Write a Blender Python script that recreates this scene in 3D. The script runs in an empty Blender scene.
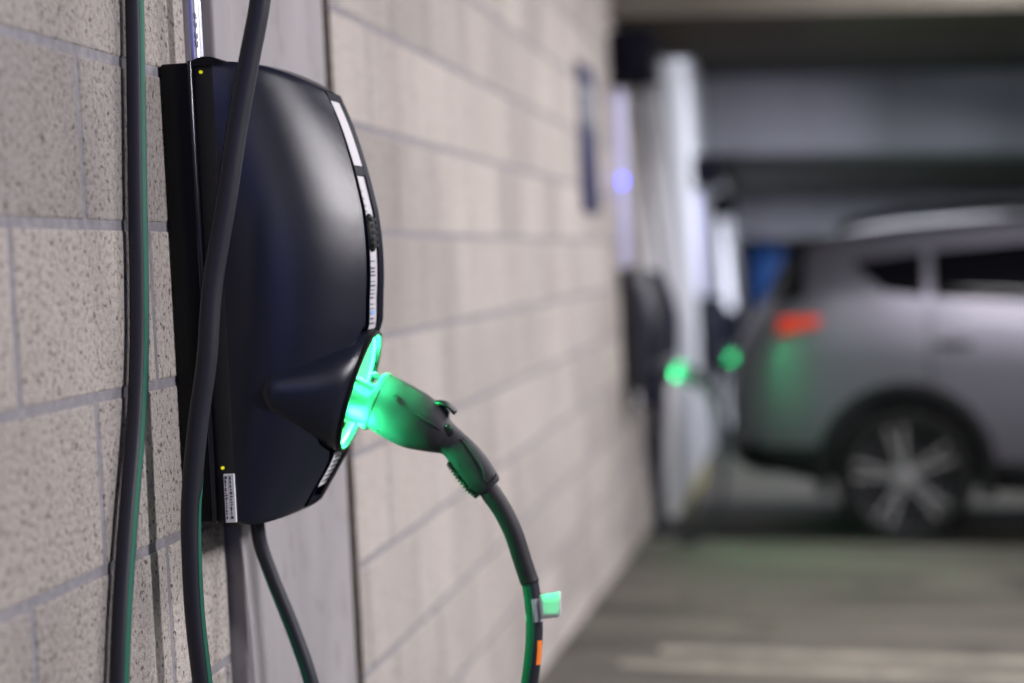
import bpy, bmesh, math, random
from mathutils import Vector, Matrix
random.seed(7)
S = bpy.context.scene
COL = S.collection
PI = math.pi
FPX = 1777.454
RX = Vector((0.98535341, 0.16375943, -0.04755524))
UX = Vector((0.03947341, 0.05225891, 0.99785312))
FX = Vector((-0.16589305, 0.98511515, -0.04502935))
CAM = Vector((0.82848, 0.0, 1.28))


def ray(px, py):
    return FX + RX * ((px - 512) / FPX) - UX * ((py - 341.5) / FPX)


def atY(px, py, Y):
    d = ray(px, py)
    return CAM + d * (Y / d.y)


def atX(px, py, X):
    d = ray(px, py)
    return CAM + d * ((X - CAM.x) / d.x)


def floor_z(x, y):
    return 1.28 - 1.0226 - 0.0396 * y - 0.047 * x


def atFloor(px, py):
    d = ray(px, py)
    t = (floor_z(CAM.x, 0) - CAM.z) / (d.z + 0.0396 * d.y + 0.047 * d.x)
    return CAM + d * t


# ------------------------------------------------------------------ materials
MATS = {}


def mat(name, col=(.5, .5, .5), rough=.5, metal=0., emit=None, estr=0., alpha=1., coat=0., spec=.5):
    m = bpy.data.materials.new(name)
    m.use_nodes = True
    b = m.node_tree.nodes['Principled BSDF']
    b.inputs['Base Color'].default_value = (*col, 1)
    b.inputs['Roughness'].default_value = rough
    b.inputs['Metallic'].default_value = metal
    b.inputs['Specular IOR Level'].default_value = spec
    b.inputs['Coat Weight'].default_value = coat
    b.inputs['Coat Roughness'].default_value = .08
    b.inputs['Alpha'].default_value = alpha
    if emit:
        b.inputs['Emission Color'].default_value = (*emit, 1)
        b.inputs['Emission Strength'].default_value = estr
    MATS[name] = m
    return m


class NT:
    def __init__(s, m):
        s.t = m.node_tree
        s.b = s.t.nodes['Principled BSDF']

    def n(s, typ, **kw):
        x = s.t.nodes.new(typ)
        for k, v in kw.items():
            if k in x.inputs:
                x.inputs[k].default_value = v
            else:
                setattr(x, k, v)
        return x

    def l(s, a, b):
        s.t.links.new(a, b)

    def coord(s, scale=(1, 1, 1)):
        g = s.n('ShaderNodeNewGeometry')
        mp = s.n('ShaderNodeMapping')
        mp.inputs['Scale'].default_value = scale
        s.l(g.outputs['Position'], mp.inputs['Vector'])
        return mp.outputs[0]

    def objco(s, scale=(1, 1, 1)):
        g = s.n('ShaderNodeTexCoord')
        mp = s.n('ShaderNodeMapping')
        mp.inputs['Scale'].default_value = scale
        s.l(g.outputs['Object'], mp.inputs['Vector'])
        return mp.outputs[0]

    def noise(s, vec, scale, detail=4., rough=.55):
        x = s.n('ShaderNodeTexNoise')
        x.inputs['Scale'].default_value = scale
        x.inputs['Detail'].default_value = detail
        x.inputs['Roughness'].default_value = rough
        s.l(vec, x.inputs['Vector'])
        return x.outputs['Fac']

    def ramp(s, fac, stops):
        x = s.n('ShaderNodeValToRGB')
        e = x.color_ramp.elements
        e[0].position, e[0].color = stops[0][0], (*stops[0][1], 1)
        e[1].position, e[1].color = stops[-1][0], (*stops[-1][1], 1)
        for p, c in stops[1:-1]:
            k = e.new(p)
            k.color = (*c, 1)
        s.l(fac, x.inputs['Fac'])
        return x.outputs['Color']

    def mul(s, a, b, fac=1., mode='MULTIPLY'):
        x = s.n('ShaderNodeMix', data_type='RGBA', blend_type=mode)
        x.inputs[0].default_value = fac
        s.l(a, x.inputs[6])
        if hasattr(b, 'is_output'):
            s.l(b, x.inputs[7])
        else:
            x.inputs[7].default_value = (*b, 1)
        return x.outputs[2]

    def math(s, op, a, b=0.):
        x = s.n('ShaderNodeMath', operation=op)
        for i, v in enumerate((a, b)):
            if hasattr(v, 'is_output'):
                s.l(v, x.inputs[i])
            else:
                x.inputs[i].default_value = v
        return x.outputs[0]

    def bump(s, h, strength=.5, dist=.01):
        x = s.n('ShaderNodeBump')
        x.inputs['Strength'].default_value = strength
        x.inputs['Distance'].default_value = dist
        s.l(h, x.inputs['Height'])
        s.l(x.outputs[0], s.b.inputs['Normal'])

    def color(s, c):
        s.l(c, s.b.inputs['Base Color'])


# split-face concrete block
m = mat('concrete_block', rough=.92, spec=.2)
t = NT(m)
co = t.coord()
big = t.noise(t.coord((1, 1, .35)), 3.0, 3)
fine = t.noise(co, 130, 5, .7)
grain = t.noise(co, 420, 3, .7)
base = t.ramp(big, [(.3, (.375, .345, .325)), (.7, (.51, .475, .45))])
base = t.mul(base, t.ramp(fine, [(.34, (.50, .48, .46)), (.50, (1., 1., 1.)), (.72, (1.2, 1.18, 1.15))]))
vor = t.n('ShaderNodeTexVoronoi')
vor.inputs['Scale'].default_value = 95
dist = t.n('ShaderNodeVectorMath', operation='ADD')
t.l(co, dist.inputs[0])
nz = t.n('ShaderNodeTexNoise')
nz.inputs['Scale'].default_value = 60
t.l(co, nz.inputs['Vector'])
sc = t.n('ShaderNodeVectorMath', operation='SCALE')
sc.inputs['Scale'].default_value = .02
t.l(nz.outputs['Color'], sc.inputs[0])
t.l(sc.outputs[0], dist.inputs[1])
t.l(dist.outputs[0], vor.inputs['Vector'])
sel = t.n('ShaderNodeSeparateColor')
t.l(vor.outputs['Color'], sel.inputs[0])
holes = t.math('MULTIPLY', t.math('LESS_THAN', vor.outputs['Distance'], .26), t.math('GREATER_THAN', sel.outputs[0], .74))
pitc = t.n('ShaderNodeMix', data_type='RGBA')
t.l(holes, pitc.inputs[0])
t.l(base, pitc.inputs[6])
pitc.inputs[7].default_value = (.16, .135, .115, 1)
g = t.n('ShaderNodeNewGeometry')
vary = t.ramp(g.outputs['Random Per Island'], [(0, (.82, .82, .83)), (1, (1.12, 1.11, 1.10))])
t.color(t.mul(pitc.outputs[2], vary))
h = t.math('SUBTRACT', t.math('ADD', t.math('MULTIPLY', fine, 1.), t.math('MULTIPLY', grain, .45)), t.math('MULTIPLY', holes, .8))
t.bump(h, 1., .006)

m = mat('mortar', rough=.95, spec=.15)
t = NT(m)
co = t.coord()
t.color(t.ramp(t.noise(co, 60, 4), [(.3, (.165, .16, .175)), (.7, (.245, .235, .255))]))
t.bump(t.noise(co, 200, 3), .4, .002)

m = mat('smooth_concrete', rough=.8, spec=.25)
t = NT(m)
co = t.coord((1, 1, .3))
c = t.ramp(t.noise(co, 9, 5), [(.3, (.225, .212, .222)), (.7, (.28, .265, .277))])
c = t.mul(c, t.ramp(t.noise(t.coord((1, 1, .5)), 34, 4), [(.28, (.78, .77, .76)), (.45, (1, 1, 1))]))
t.color(c)
t.bump(t.noise(t.coord(), 220, 4), .25, .001)

mat('sealant', (.034, .027, .018), .95, spec=.1)
mat('shadow_gap', (.03, .028, .026), .95)

m = mat('floor_concrete', rough=.85, spec=.18)
t = NT(m)
co = t.coord((.5, 1.6, 1))
c = t.ramp(t.noise(co, 1.6, 6, .6), [(.30, (.036, .034, .029)), (.5, (.072, .067, .056)), (.72, (.115, .106, .088))])
c = t.mul(c, t.ramp(t.noise(t.coord(), 2.6, 3), [(.30, (.55, .55, .55)), (.42, (1, 1, 1))]))
c = t.mul(c, t.ramp(t.noise(t.coord((1, 1, 1)), 60, 3), [(.3, (.85, .85, .85)), (.6, (1.1, 1.1, 1.1))]))
t.color(c)
t.bump(t.noise(t.coord(), 90, 4), .3, .003)

m = mat('beam_concrete', rough=.85, spec=.2)
t = NT(m)
t.color(t.ramp(t.noise(t.coord((1, 1, .25)), 1.1, 5), [(.3, (.24, .24, .265)), (.7, (.37, .37, .41))]))
t.bump(t.noise(t.coord(), 50, 4), .3, .003)

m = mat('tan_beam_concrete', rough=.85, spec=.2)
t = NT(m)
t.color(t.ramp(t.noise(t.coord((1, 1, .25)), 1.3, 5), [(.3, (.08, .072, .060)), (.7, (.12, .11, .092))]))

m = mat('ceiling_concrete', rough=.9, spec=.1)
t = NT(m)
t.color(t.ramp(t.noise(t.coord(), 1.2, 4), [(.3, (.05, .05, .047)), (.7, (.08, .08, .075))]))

m = mat('white_painted_wall', rough=.7)
t = NT(m)
t.color(t.ramp(t.noise(t.coord((1, 1, .3)), 2.5, 4), [(.3, (.60, .60, .64)), (.7, (.78, .78, .82))]))

m = mat('yellow_curb_paint', (.30, .26, .05), .7)
m = mat('faded_floor_paint', rough=.8)
t = NT(m)
t.color(t.ramp(t.noise(t.coord(), 5, 5, .7), [(.35, (.10, .092, .076)), (.6, (.21, .19, .155))]))
mat('matte_black_strip', (.006, .006, .006), .95, spec=.1)

m = mat('housing_plastic', (.010, .012, .024), .27, spec=.5)
t = NT(m)
t.bump(t.noise(t.objco(), 900, 2, .6), .42, .0006)
mat('back_plate_plastic', (.003, .003, .0035), .6, spec=.25)
m = mat('ribbed_trim', (.02, .02, .025), .6)
t = NT(m)
w = t.n('ShaderNodeTexWave', wave_type='BANDS', bands_direction='Z')
w.inputs['Scale'].default_value = 210
t.l(t.objco(), w.inputs['Vector'])
t.bump(w.outputs['Fac'], .8, .002)
t.color(t.ramp(w.outputs['Fac'], [(.3, (.004, .004, .005)), (.7, (.016, .016, .022))]))
mat('glossy_black', (.008, .009, .014), .16)
mat('rim_plastic', (.004, .005, .013), .5, spec=.03)
mat('panel_white', (.46, .45, .48), .6, spec=.3)
mat('label_white', (.80, .80, .84), .5)
mat('print_ink', (.05, .05, .08), .6)
mat('print_blue', (.15, .35, .7), .6)
mat('keypad_rubber', (.006, .008, .008), .6, spec=.2)
mat('yellow_dot', (.85, .8, .02), .5, emit=(.9, .85, 0), estr=.15)
mat('green_lens', (.09, .25, .12), .5, emit=(.13, .9, .40), estr=.33)
mat('green_led', (.1, .3, .2), .3, emit=(.02, 1, .22), estr=9.)
mat('socket_grey', (.022, .022, .022), .55)
m = mat('connector_plastic', (.026, .026, .031), .62, spec=.25)
t = NT(m)
t.bump(t.noise(t.objco(), 600, 2), .12, .001)
mat('connector_dark', (.008, .008, .010), .5, spec=.35)
mat('screw_black', (.002, .002, .002), .7)
mat('boot_rubber', (.012, .011, .016), .6, spec=.35)
m = mat('cable_rubber', (.013, .014, .023), .5, spec=.45)
mat('cable_green', (.010, .105, .068), .6, spec=.25)
mat('orange_print', (.9, .22, .02), .5, emit=(.9, .22, .02), estr=.0)
mat('tape', (.75, .80, .85), .3, alpha=.42)
mat('tape_flag', (.92, .92, .95), .5, alpha=.95)
m = mat('steel_conduit', (.42, .42, .52), .33, metal=.9)
m = mat('white_conduit', (.55, .55, .80), .45)
mat('dark_box', (.004, .004, .008), .6, spec=.05)
mat('blue_glow', (.1, .1, .9), .3, emit=(.05, .06, 1.0), estr=4.5)  # emission imitates a blue reflection on the raceway
mat('sign_blue', (.012, .013, .055), .6, spec=.2)
mat('sign_black', (.02, .02, .03), .5)
mat('sign_white', (.11, .11, .13), .6)
mat('sky_blue_sign', (.02, .12, .42), .45, emit=(.02, .12, .5), estr=.05)
m = mat('car_paint', (.11, .106, .13), .46, metal=.7, coat=.12)
mat('car_cladding', (.004, .004, .005), .75, spec=.15)
mat('car_glass', (.002, .002, .003), .12, spec=.15)
mat('tire_rubber', (.005, .005, .005), .8, spec=.15)
mat('alloy', (.55, .53, .58), .22, metal=.9)
mat('alloy_dark', (.03, .03, .035), .4, metal=.6)
mat('tail_red', (.5, .03, .01), .25, emit=(1, .05, .015), estr=.04)
mat('chrome', (.6, .6, .62), .15, metal=1.)
mat('headlamp', (.6, .6, .65), .1)


# ------------------------------------------------------------------ helpers
def mk(name, bm, material, parent=None, smooth=True, angle=35, mats=None):
    me = bpy.data.meshes.new(name)
    bmesh.ops.recalc_face_normals(bm, faces=bm.faces)
    bm.to_mesh(me)
    bm.free()
    for mm in (mats or [material]):
        me.materials.append(MATS[mm])
    if smooth:
        me.shade_smooth()
        me.set_sharp_from_angle(angle=math.radians(angle))
    o = bpy.data.objects.new(name, me)
    COL.objects.link(o)
    if parent:
        o.parent = parent
        o.matrix_parent_inverse = Matrix.Identity(4)
        # geometry is written in world space: bring it into the parent's frame
        me.transform(WM[parent.name].inverted())
        WM[o.name] = WM[parent.name].copy()
    else:
        WM[o.name] = Matrix.Identity(4)
    return o


WM = {}


def thing(name, label, cat, loc=(0, 0, 0), rot=(0, 0, 0), group=None):
    o = bpy.data.objects.new(name, None)
    o.empty_display_size = .1
    COL.objects.link(o)
    o.location = loc
    o.rotation_euler = rot
    from mathutils import Euler
    WM[o.name] = Matrix.Translation(Vector(loc)) @ Euler(rot).to_matrix().to_4x4()
    tag(o, label, cat, group)
    return o


def tag(o, label=None, cat=None, group=None, kind=None):
    if label: o['label'] = label
    if cat: o['category'] = cat
    if group: o['group'] = group
    if kind: o['kind'] = kind
    return o


def recenter(o):
    """put a top-level mesh's origin at its base centre"""
    me = o.data
    xs = [v.co for v in me.vertices]
    c = Vector(((min(v.x for v in xs) + max(v.x for v in xs)) / 2, (min(v.y for v in xs) + max(v.y for v in xs)) / 2, min(v.z for v in xs)))
    me.transform(Matrix.Translation(-c))
    o.location = c
    WM[o.name] = Matrix.Translation(c)
    return o


def copy_tree(o, parent=None):
    c = o.copy()
    COL.objects.link(c)
    if parent: c.parent = parent
    for ch in [k for k in bpy.data.objects if k.parent == o]:
        copy_tree(ch, c)
    return c


def box(bm, lo, hi, bev=0., seg=2, M=None):
    vs = [bm.verts.new((x, y, z)) for x in (lo[0], hi[0]) for y in (lo[1], hi[1]) for z in (lo[2], hi[2])]
    fs = [bm.faces.new([vs[i] for i in q]) for q in ((0, 1, 3, 2), (4, 6, 7, 5), (0, 4, 5, 1), (2, 3, 7, 6), (0, 2, 6, 4), (1, 5, 7, 3))]
    if bev:
        es = list({e for f in fs for e in f.edges})
        r = bmesh.ops.bevel(bm, geom=es, offset=bev, segments=seg, affect='EDGES', profile=.5)
        vs = list({v for f in r['faces'] for v in f.verts} | {v for v in vs if v.is_valid})
    if M:
        for v in vs: v.co = M @ v.co
    return vs


def catmull(pts, n):
    """uniform Catmull-Rom through pts (Vectors) -> samples with parameter"""
    P = [2 * pts[0] - pts[1]] + list(pts) + [2 * pts[-1] - pts[-2]]
    out = []
    for i in range(len(pts) - 1):
        a, b, c, d = P[i:i + 4]
        for k in range(n):
            u = k / n
            out.append((i + u, .5 * ((2 * b) + (c - a) * u + (2 * a - 5 * b + 4 * c - d) * u * u + (3 * b - a - 3 * c + d) * u ** 3)))
    out.append((len(pts) - 1., Vector(pts[-1])))
    return out


def lerp_list(vals, t):
    i = min(int(t), len(vals) - 2)
    return vals[i] + (vals[i + 1] - vals[i]) * (t - i)


def frame(tan, view=Vector((0, 1, 0))):
    s = tan.cross(view)
    if s.length < .05:
        s = tan.cross(Vector((1, 0, 0)))
    s.normalize()
    n = s.cross(tan).normalized()
    return s, n


def tube(bm, pts, rads, n=8, seg=18, caps=True):
    sm = catmull(pts, n)
    rings = []
    prev = None
    for j, (u, p) in enumerate(sm):
        a = sm[max(j - 1, 0)][1]
        b = sm[min(j + 1, len(sm) - 1)][1]
        tn = (b - a).normalized()
        s, nn = frame(tn)
        if prev and s.dot(prev) < 0: s, nn = -s, -nn
        prev = s
        r = lerp_list(rads, u) if isinstance(rads, (list, tuple)) else rads
        rings.append([bm.verts.new(p + (s * math.cos(2 * PI * k / seg) + nn * math.sin(2 * PI * k / seg)) * r) for k in range(seg)])
    for a, b in zip(rings, rings[1:]):
        for k in range(seg):
            bm.faces.new((a[k], a[(k + 1) % seg], b[(k + 1) % seg], b[k]))
    if caps:
        bm.faces.new(rings[0])
        bm.faces.new(list(reversed(rings[-1])))
    return rings


def ribbon(bm, pts, rads, angs, half, u0=0., u1=None, n=8, lift=.0006, k=5):
    """narrow band that hugs a tube; ang 0 = picture right, 90 = towards the viewer side (-y)"""
    sm = catmull(pts, n)
    rows = []
    prev = None
    for j, (u, p) in enumerate(sm):
        a = sm[max(j - 1, 0)][1]
        b = sm[min(j + 1, len(sm) - 1)][1]
        tn = (b - a).normalized()
        s, nn = frame(tn)
        if prev and s.dot(prev) < 0: s, nn = -s, -nn
        prev = s
        if u < u0 or (u1 is not None and u > u1): continue
        sx = s if s.x > 0 else -s
        ny = nn if nn.y < 0 else -nn
        r = (lerp_list(rads, u) if isinstance(rads, (list, tuple)) else rads) + lift
        A = lerp_list(angs, u)
        rows.append([bm.verts.new(p + (sx * math.cos(math.radians(A + d)) + ny * math.sin(math.radians(A + d))) * r)
                     for d in [half * (2 * i / (k - 1) - 1) for i in range(k)]])
    for a, b in zip(rows, rows[1:]):
        for i in range(k - 1):
            bm.faces.new((a[i], a[i + 1], b[i + 1], b[i]))


def grid(bm, rows, close=False):
    """rows: list of lists of Vectors"""
    V = [[bm.verts.new(p) for p in r] for r in rows]
    for a, b in zip(V, V[1:]):
        n = len(a)
        for i in range(n if close else n - 1):
            bm.faces.new((a[i], a[(i + 1) % n], b[(i + 1) % n], b[i]))
    return V


def cyl(bm, a, b, r, seg=20, r2=None):
    a, b = Vector(a), Vector(b)
    d = (b - a).normalized()
    q = d.orthogonal().normalized()
    w = d.cross(q)
    r2 = r if r2 is None else r2
    A = [bm.verts.new(a + (q * math.cos(2 * PI * k / seg) + w * math.sin(2 * PI * k / seg)) * r) for k in range(seg)]
    B = [bm.verts.new(b + (q * math.cos(2 * PI * k / seg) + w * math.sin(2 * PI * k / seg)) * r2) for k in range(seg)]
    for k in range(seg): bm.faces.new((A[k], A[(k + 1) % seg], B[(k + 1) % seg], B[k]))
    bm.faces.new(list(reversed(A)))
    bm.faces.new(B)


def lathe(bm, prof, c, ax, q=None, seg=40):
    """prof: (axial, radius); revolved about axis ax through c"""
    ax = Vector(ax).normalized()
    q = q or ax.orthogonal().normalized()
    w = ax.cross(q)
    rows = []
    for a, r in prof:
        rows.append([c + ax * a + (q * math.cos(2 * PI * k / seg) + w * math.sin(2 * PI * k / seg)) * max(r, 1e-5) for k in range(seg)])
    grid(bm, rows, True)


# ------------------------------------------------------------------ setting: block wall
COURSE, BLK, GAP = .2032, .4064, .0115
Z0 = 1.28 + .0665
WALL_END = 9.25
bm = bmesh.new()


def block(y0, y1, z0, z1):
    def ring(ins, x):
        return [bm.verts.new((x, y, z)) for y, z in ((y0 + ins, z0 + ins), (y1 - ins, z0 + ins), (y1 - ins, z1 - ins), (y0 + ins, z1 - ins))]
    R = [ring(0, -.012), ring(0, -.0026), ring(.0012, -.0008), ring(.0035, 0)]
    for a, b in zip(R, R[1:]):
        for k in range(4): bm.faces.new((a[k], a[(k + 1) % 4], b[(k + 1) % 4], b[k]))
    bm.faces.new(R[-1])


def course_blocks(ya, yb, phase, k):
    off = phase + (0 if k % 2 else .5) * BLK
    y = off + math.floor((ya - off) / BLK) * BLK
    z = Z0 + k * COURSE
    while y < yb:
        a, b = max(y + GAP / 2, ya), min(y + BLK - GAP / 2, yb)
        if b - a > .015: block(a, b, z + GAP / 2, z + COURSE - GAP / 2)
        y += BLK


CA, CB = 2.402, 2.992
for k in range(-9, 9):
    course_blocks(-2.2, CA - .004, 1.767, k)
    course_blocks(CB + .132, WALL_END, 3.390, k)
wl = mk('wall_left', bm, 'concrete_block', smooth=False)
tag(wl, kind='structure')
bm = bmesh.new()
box(bm, (-.30, -2.2, -.75), (-.0020, CA - .004, 3.2))
box(bm, (-.30, CB + .132, -.75), (-.0020, WALL_END, 3.2))
w2 = mk('wall_left_mortar', bm, 'mortar', smooth=False)
w2.name = 'wall_left_backing'
tag(w2, kind='structure')

bm = bmesh.new()
box(bm, (-.30, CA + .003, -.75), (.022, CB, 3.2), bev=.004)
cc = mk('wall_left_concrete_column', bm, 'smooth_concrete', smooth=False)
tag(cc, kind='structure')
bm = bmesh.new()
rows = []
for i in range(60):
    z = -.7 + i * 3.9 / 59
    w = .0015 * math.sin(i * 1.3)
    rows.append([Vector((-.02, CB + .001, z)), Vector((-.006 + w, CB + .003, z)), Vector((-.004 + w, CB + .11, z)), Vector((-.008, CB + .136, z))])
grid(bm, rows)
tag(mk('trim_1', bm, 'sealant'), kind='structure')

# white painted wall further down, with a pilaster
bm = bmesh.new()
box(bm, (-.30, WALL_END + .02, -1.4), (.005, 27, 3.2))
box(bm, (-.02, 9.45, -1.4), (.10, 11.7, 2.42), bev=.01)
tag(mk('wall_left_white', bm, 'white_painted_wall', smooth=False), kind='structure')
bm = bmesh.new()
box(bm, (.100, 9.6, floor_z(0, 9.5) - .12), (.112, 11.7, floor_z(0, 11.7) + .10))
tag(mk('trim_2', bm, 'yellow_curb_paint', smooth=False), kind='structure')
# near-black strip between block wall and white wall, lower part only
bm = bmesh.new()
box(bm, (-.05, WALL_END - .0, -.9), (.035, WALL_END + .16, 1.0))
tag(mk('trim_3', bm, 'matte_black_strip', smooth=False), kind='structure')

# floor (cross fall and ramp)
bm = bmesh.new()
nx, ny = 14, 30
rows = [[Vector((x, y, floor_z(x, y))) for x in [-.3 + 12.3 * i / nx for i in range(nx + 1)]] for y in [-2.2 + 29.2 * j / ny for j in range(ny + 1)]]
grid(bm, rows)
lo = [[Vector((p.x, p.y, p.z - .2)) for p in r] for r in (rows[0], rows[-1])]
fl = mk('floor', bm, 'floor_concrete', smooth=False)
tag(fl, kind='structure')


def floor_strip(name, y0, y1, x0, x1, material, lift):
    bm = bmesh.new()
    n = 12
    top = [[Vector((x, y, floor_z(x, y) + lift)) for x in [x0 + (x1 - x0) * i / n for i in range(n + 1)]] for y in (y0, y1)]
    grid(bm, top)
    for r in (top[0], top[1]):
        grid(bm, [r, [p - Vector((0, 0, lift + .002)) for p in r]])
    o = mk(name, bm, material, smooth=False)
    tag(o, kind='structure')
    return o


floor_strip('trim_4', 8.50, 9.05, .0, 11, 'matte_black_strip', .004)  # near-black strip laid across the floor
a = atFloor(660, 650)
b = atFloor(1024, 663)
floor_strip('trim_5', a.y - .05, a.y + .06, a.x, 11, 'faded_floor_paint', .002)
floor_strip('trim_6', a.y - .30, a.y - .20, a.x - .1, 11, 'faded_floor_paint', .002)


# ceiling slabs and beams
def slab(name, y0, y1, z0, z1, hgt, material, x0=-.3, x1=12., slope=-.047):
    bm = bmesh.new()
    v = []
    for x in (x0, x1):
        for y, z in ((y0, z0), (y1, z1)):
            for h in (0, hgt):
                v.append(bm.verts.new((x, y, z + slope * x + h)))
    for q in ((0, 1, 3, 2), (4, 6, 7, 5), (0, 4, 5, 1), (2, 3, 7, 6), (0, 2, 6, 4), (1, 5, 7, 3)):
        bm.faces.new([v[i] for i in q])
    o = mk(name, bm, material, smooth=False)
    tag(o, kind='structure')
    return o


pa = atY(640, 17, 8.0)
pb = atY(1024, 7, 8.0)
sA = (pb.z - pa.z) / (pb.x - pa.x)
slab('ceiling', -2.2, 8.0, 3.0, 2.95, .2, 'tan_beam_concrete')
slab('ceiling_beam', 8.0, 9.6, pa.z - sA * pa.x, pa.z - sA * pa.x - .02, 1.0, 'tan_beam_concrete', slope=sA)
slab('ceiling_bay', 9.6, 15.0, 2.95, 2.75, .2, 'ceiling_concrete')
pa = atY(722, 153, 15.)
pb = atY(1024, 149, 15.)
sB = (pb.z - pa.z) / (pb.x - pa.x)
zB = pa.z - sB * pa.x
slab('ceiling_far_beam', 15., 15.8, zB, zB - .02, 1.1, 'beam_concrete', slope=sB)
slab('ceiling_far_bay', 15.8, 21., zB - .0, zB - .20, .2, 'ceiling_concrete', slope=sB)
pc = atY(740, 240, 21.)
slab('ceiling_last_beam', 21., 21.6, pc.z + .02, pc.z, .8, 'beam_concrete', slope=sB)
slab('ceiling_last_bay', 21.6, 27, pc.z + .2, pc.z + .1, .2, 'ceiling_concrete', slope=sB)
bm = bmesh.new()
box(bm, (-.3, 27, -3), (12, 27.3, 3))
tag(mk('wall_back', bm, 'beam_concrete', smooth=False), kind='structure')
bm = bmesh.new()
box(bm, (12, -2.2, -2), (12.3, 27, 3.2))
tag(mk('wall_right', bm, 'beam_concrete', smooth=False), kind='structure')

# ------------------------------------------------------------------ charging station
ZC = 1.28
YC, YN = 2.3675, 2.237
DEP = [(0.197, .2405), (.2145, .195), (.2299, .1400), (.2388, .098), (.2432, .0716), (.2458, .0265), (.2452, -.01), (.2426, -.041),
       (.2385, -.082), (.2230, -.100), (.1830, -.165), (.1720, -.225), (.1818, -.250), (.1507, -.303), (.1392, -.3209)]
DEPV = [Vector((x, 0, z + ZC)) for x, z in DEP]
_s = [p for _, p in catmull(DEPV, 10)]
_L = [0.]
for a, b in zip(_s, _s[1:]): _L.append(_L[-1] + (b - a).length)


def prof(v):
    L = v * _L[-1]
    for i in range(len(_L) - 1):
        if L <= _L[i + 1] + 1e-9:
            k = (L - _L[i]) / (_L[i + 1] - _L[i])
            return _s[i].lerp(_s[i + 1], k)
    return _s[-1].copy()


def prof_n(v):
    a, b = prof(max(v - .01, 0)), prof(min(v + .01, 1))
    t = (b - a).normalized()
    return Vector((-t.z, 0, t.x))


def v_of_z(z):
    lo, hi = 0., 1.
    for _ in range(40):
        mid = (lo + hi) / 2
        if prof(mid).z > z + ZC: lo = mid
        else: hi = mid
    return lo


st = thing('charging_station', 'black wall-mounted charging station with green glowing connector port, nearest the camera',
           'charging station', (0, YC, ZC - .326), group='wall-mounted charging stations')
# back plate
bm = bmesh.new()
box(bm, (.001, YN, ZC - .3255), (.042, 2 * YC - YN, ZC + .2795), bev=.004)
mk('back_plate', bm, 'back_plate_plastic', st)
# seam ridge between back plate and cover
bm = bmesh.new()
box(bm, (.040, YN - .004, ZC - .3275), (.0455, 2 * YC - YN + .004, ZC + .2815), bev=.0022, seg=3)
mk('seam_ridge', bm, 'glossy_black', st)
bm = bmesh.new()
box(bm, (.045, YN + .003, ZC - .3265), (.0725, 2 * YC - YN - .003, ZC + .2805), bev=.003)
tr = mk('side_trim', bm, 'ribbed_trim', st)
bm = bmesh.new()
bm.free()
for z in (.266, -.254):
    bm = bmesh.new()
    cyl(bm, (.0565, YN + .0045, ZC + z), (.0565, YN + .001, ZC + z), .0022, 14)
    mk('yellow_dot', bm, 'yellow_dot', tr)
# cap hump on top over the trim
bm = bmesh.new()
rows = []
for i in range(15):
    k = i / 14
    x = .040 + .045 * k
    z = ZC + .279 + .0075 * math.sin(PI * k) ** .8
    rows.append([Vector((x, YN + .001, ZC + .274)), Vector((x, YN + .001, z - .001)), Vector((x, YN + .004, z)), Vector((x, 2 * YC - YN - .004, z)),
                 Vector((x, 2 * YC - YN - .001, ZC + .274))])
grid(bm, rows)
mk('top_cap', bm, 'back_plate_plastic', st)

# cover shell
bm = bmesh.new()
NU, NV = 30, 48


NOMX = [(-.33, .135), (-.303, .1507), (-.25, .1818), (-.195, .2075), (-.135, .2275), (-.086, .2385), (-.041, .2426), (-.01, .2452), (.0265, .2458), (.0716, .2432), (.098, .2388), (.14, .2299), (.195, .2145), (.2405, .197), (.3, .17)]


def nomx(z):
    for (a, xa), (b, xb) in zip(NOMX, NOMX[1:]):
        if z <= b: return xa + (xb - xa) * max(0, (z - a)) / (b - a)
    return NOMX[-1][1]


def shell_pt(u, v):
    B = Vector((.071, 0, ZC + .2785 + (-.3290 - .2785) * v))
    F = prof(v)
    p = B.lerp(F, u)
    bow = .012 * max(0, 1 - v * 6) - .006 * max(0, 1 - (1 - v) * 6)
    p.z += bow * 4 * u * (1 - u)
    ue = u
    if .35 < v < .97 and v_of_z(-.084) < v < v_of_z(-.249):
        ue = min(1., (p.x - .071) / (nomx(p.z - ZC) - .071))
    u = ue
    y = YN + .004 + .076 * u ** 2.3 + .050 * u * (1 - .62 * u) * (2 * v - 1) ** 2 * (1 if v < .5 else .1) - .006 * math.sin(PI * u) * math.sin(PI * v)
    # rolled corner towards the front edge
    e = min(v, 1 - v)
    y += .004 * max(0, 1 - e / .012) ** 2
    p.y = y
    return p


us = [1 - (1 - i / NU) ** 1.25 for i in range(NU + 1)]
vs = [.5 - .5 * math.cos(PI * j / NV) for j in range(NV + 1)]
near = [[shell_pt(u, v) for u in us] for v in vs]
far = [[Vector((p.x, 2 * YC - p.y, p.z)) for p in r] for r in near]
Vn = grid(bm, near)
Vf = grid(bm, far)
for idx, sgn in ((0, 1), (-1, -1)):
    prev = Vn[idx]
    for k in range(1, 7):
        w = k / 7
        row = [bm.verts.new(near[idx][i].lerp(far[idx][i], w) + Vector((0, 0, sgn * .006 * math.sin(PI * w) * (1 - us[i] * .6)))) for i in range(NU + 1)]
        for i in range(NU): bm.faces.new((prev[i], prev[i + 1], row[i + 1], row[i]))
        prev = row
    for i in range(NU): bm.faces.new((prev[i], prev[i + 1], Vf[idx][i + 1], Vf[idx][i]))
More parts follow.
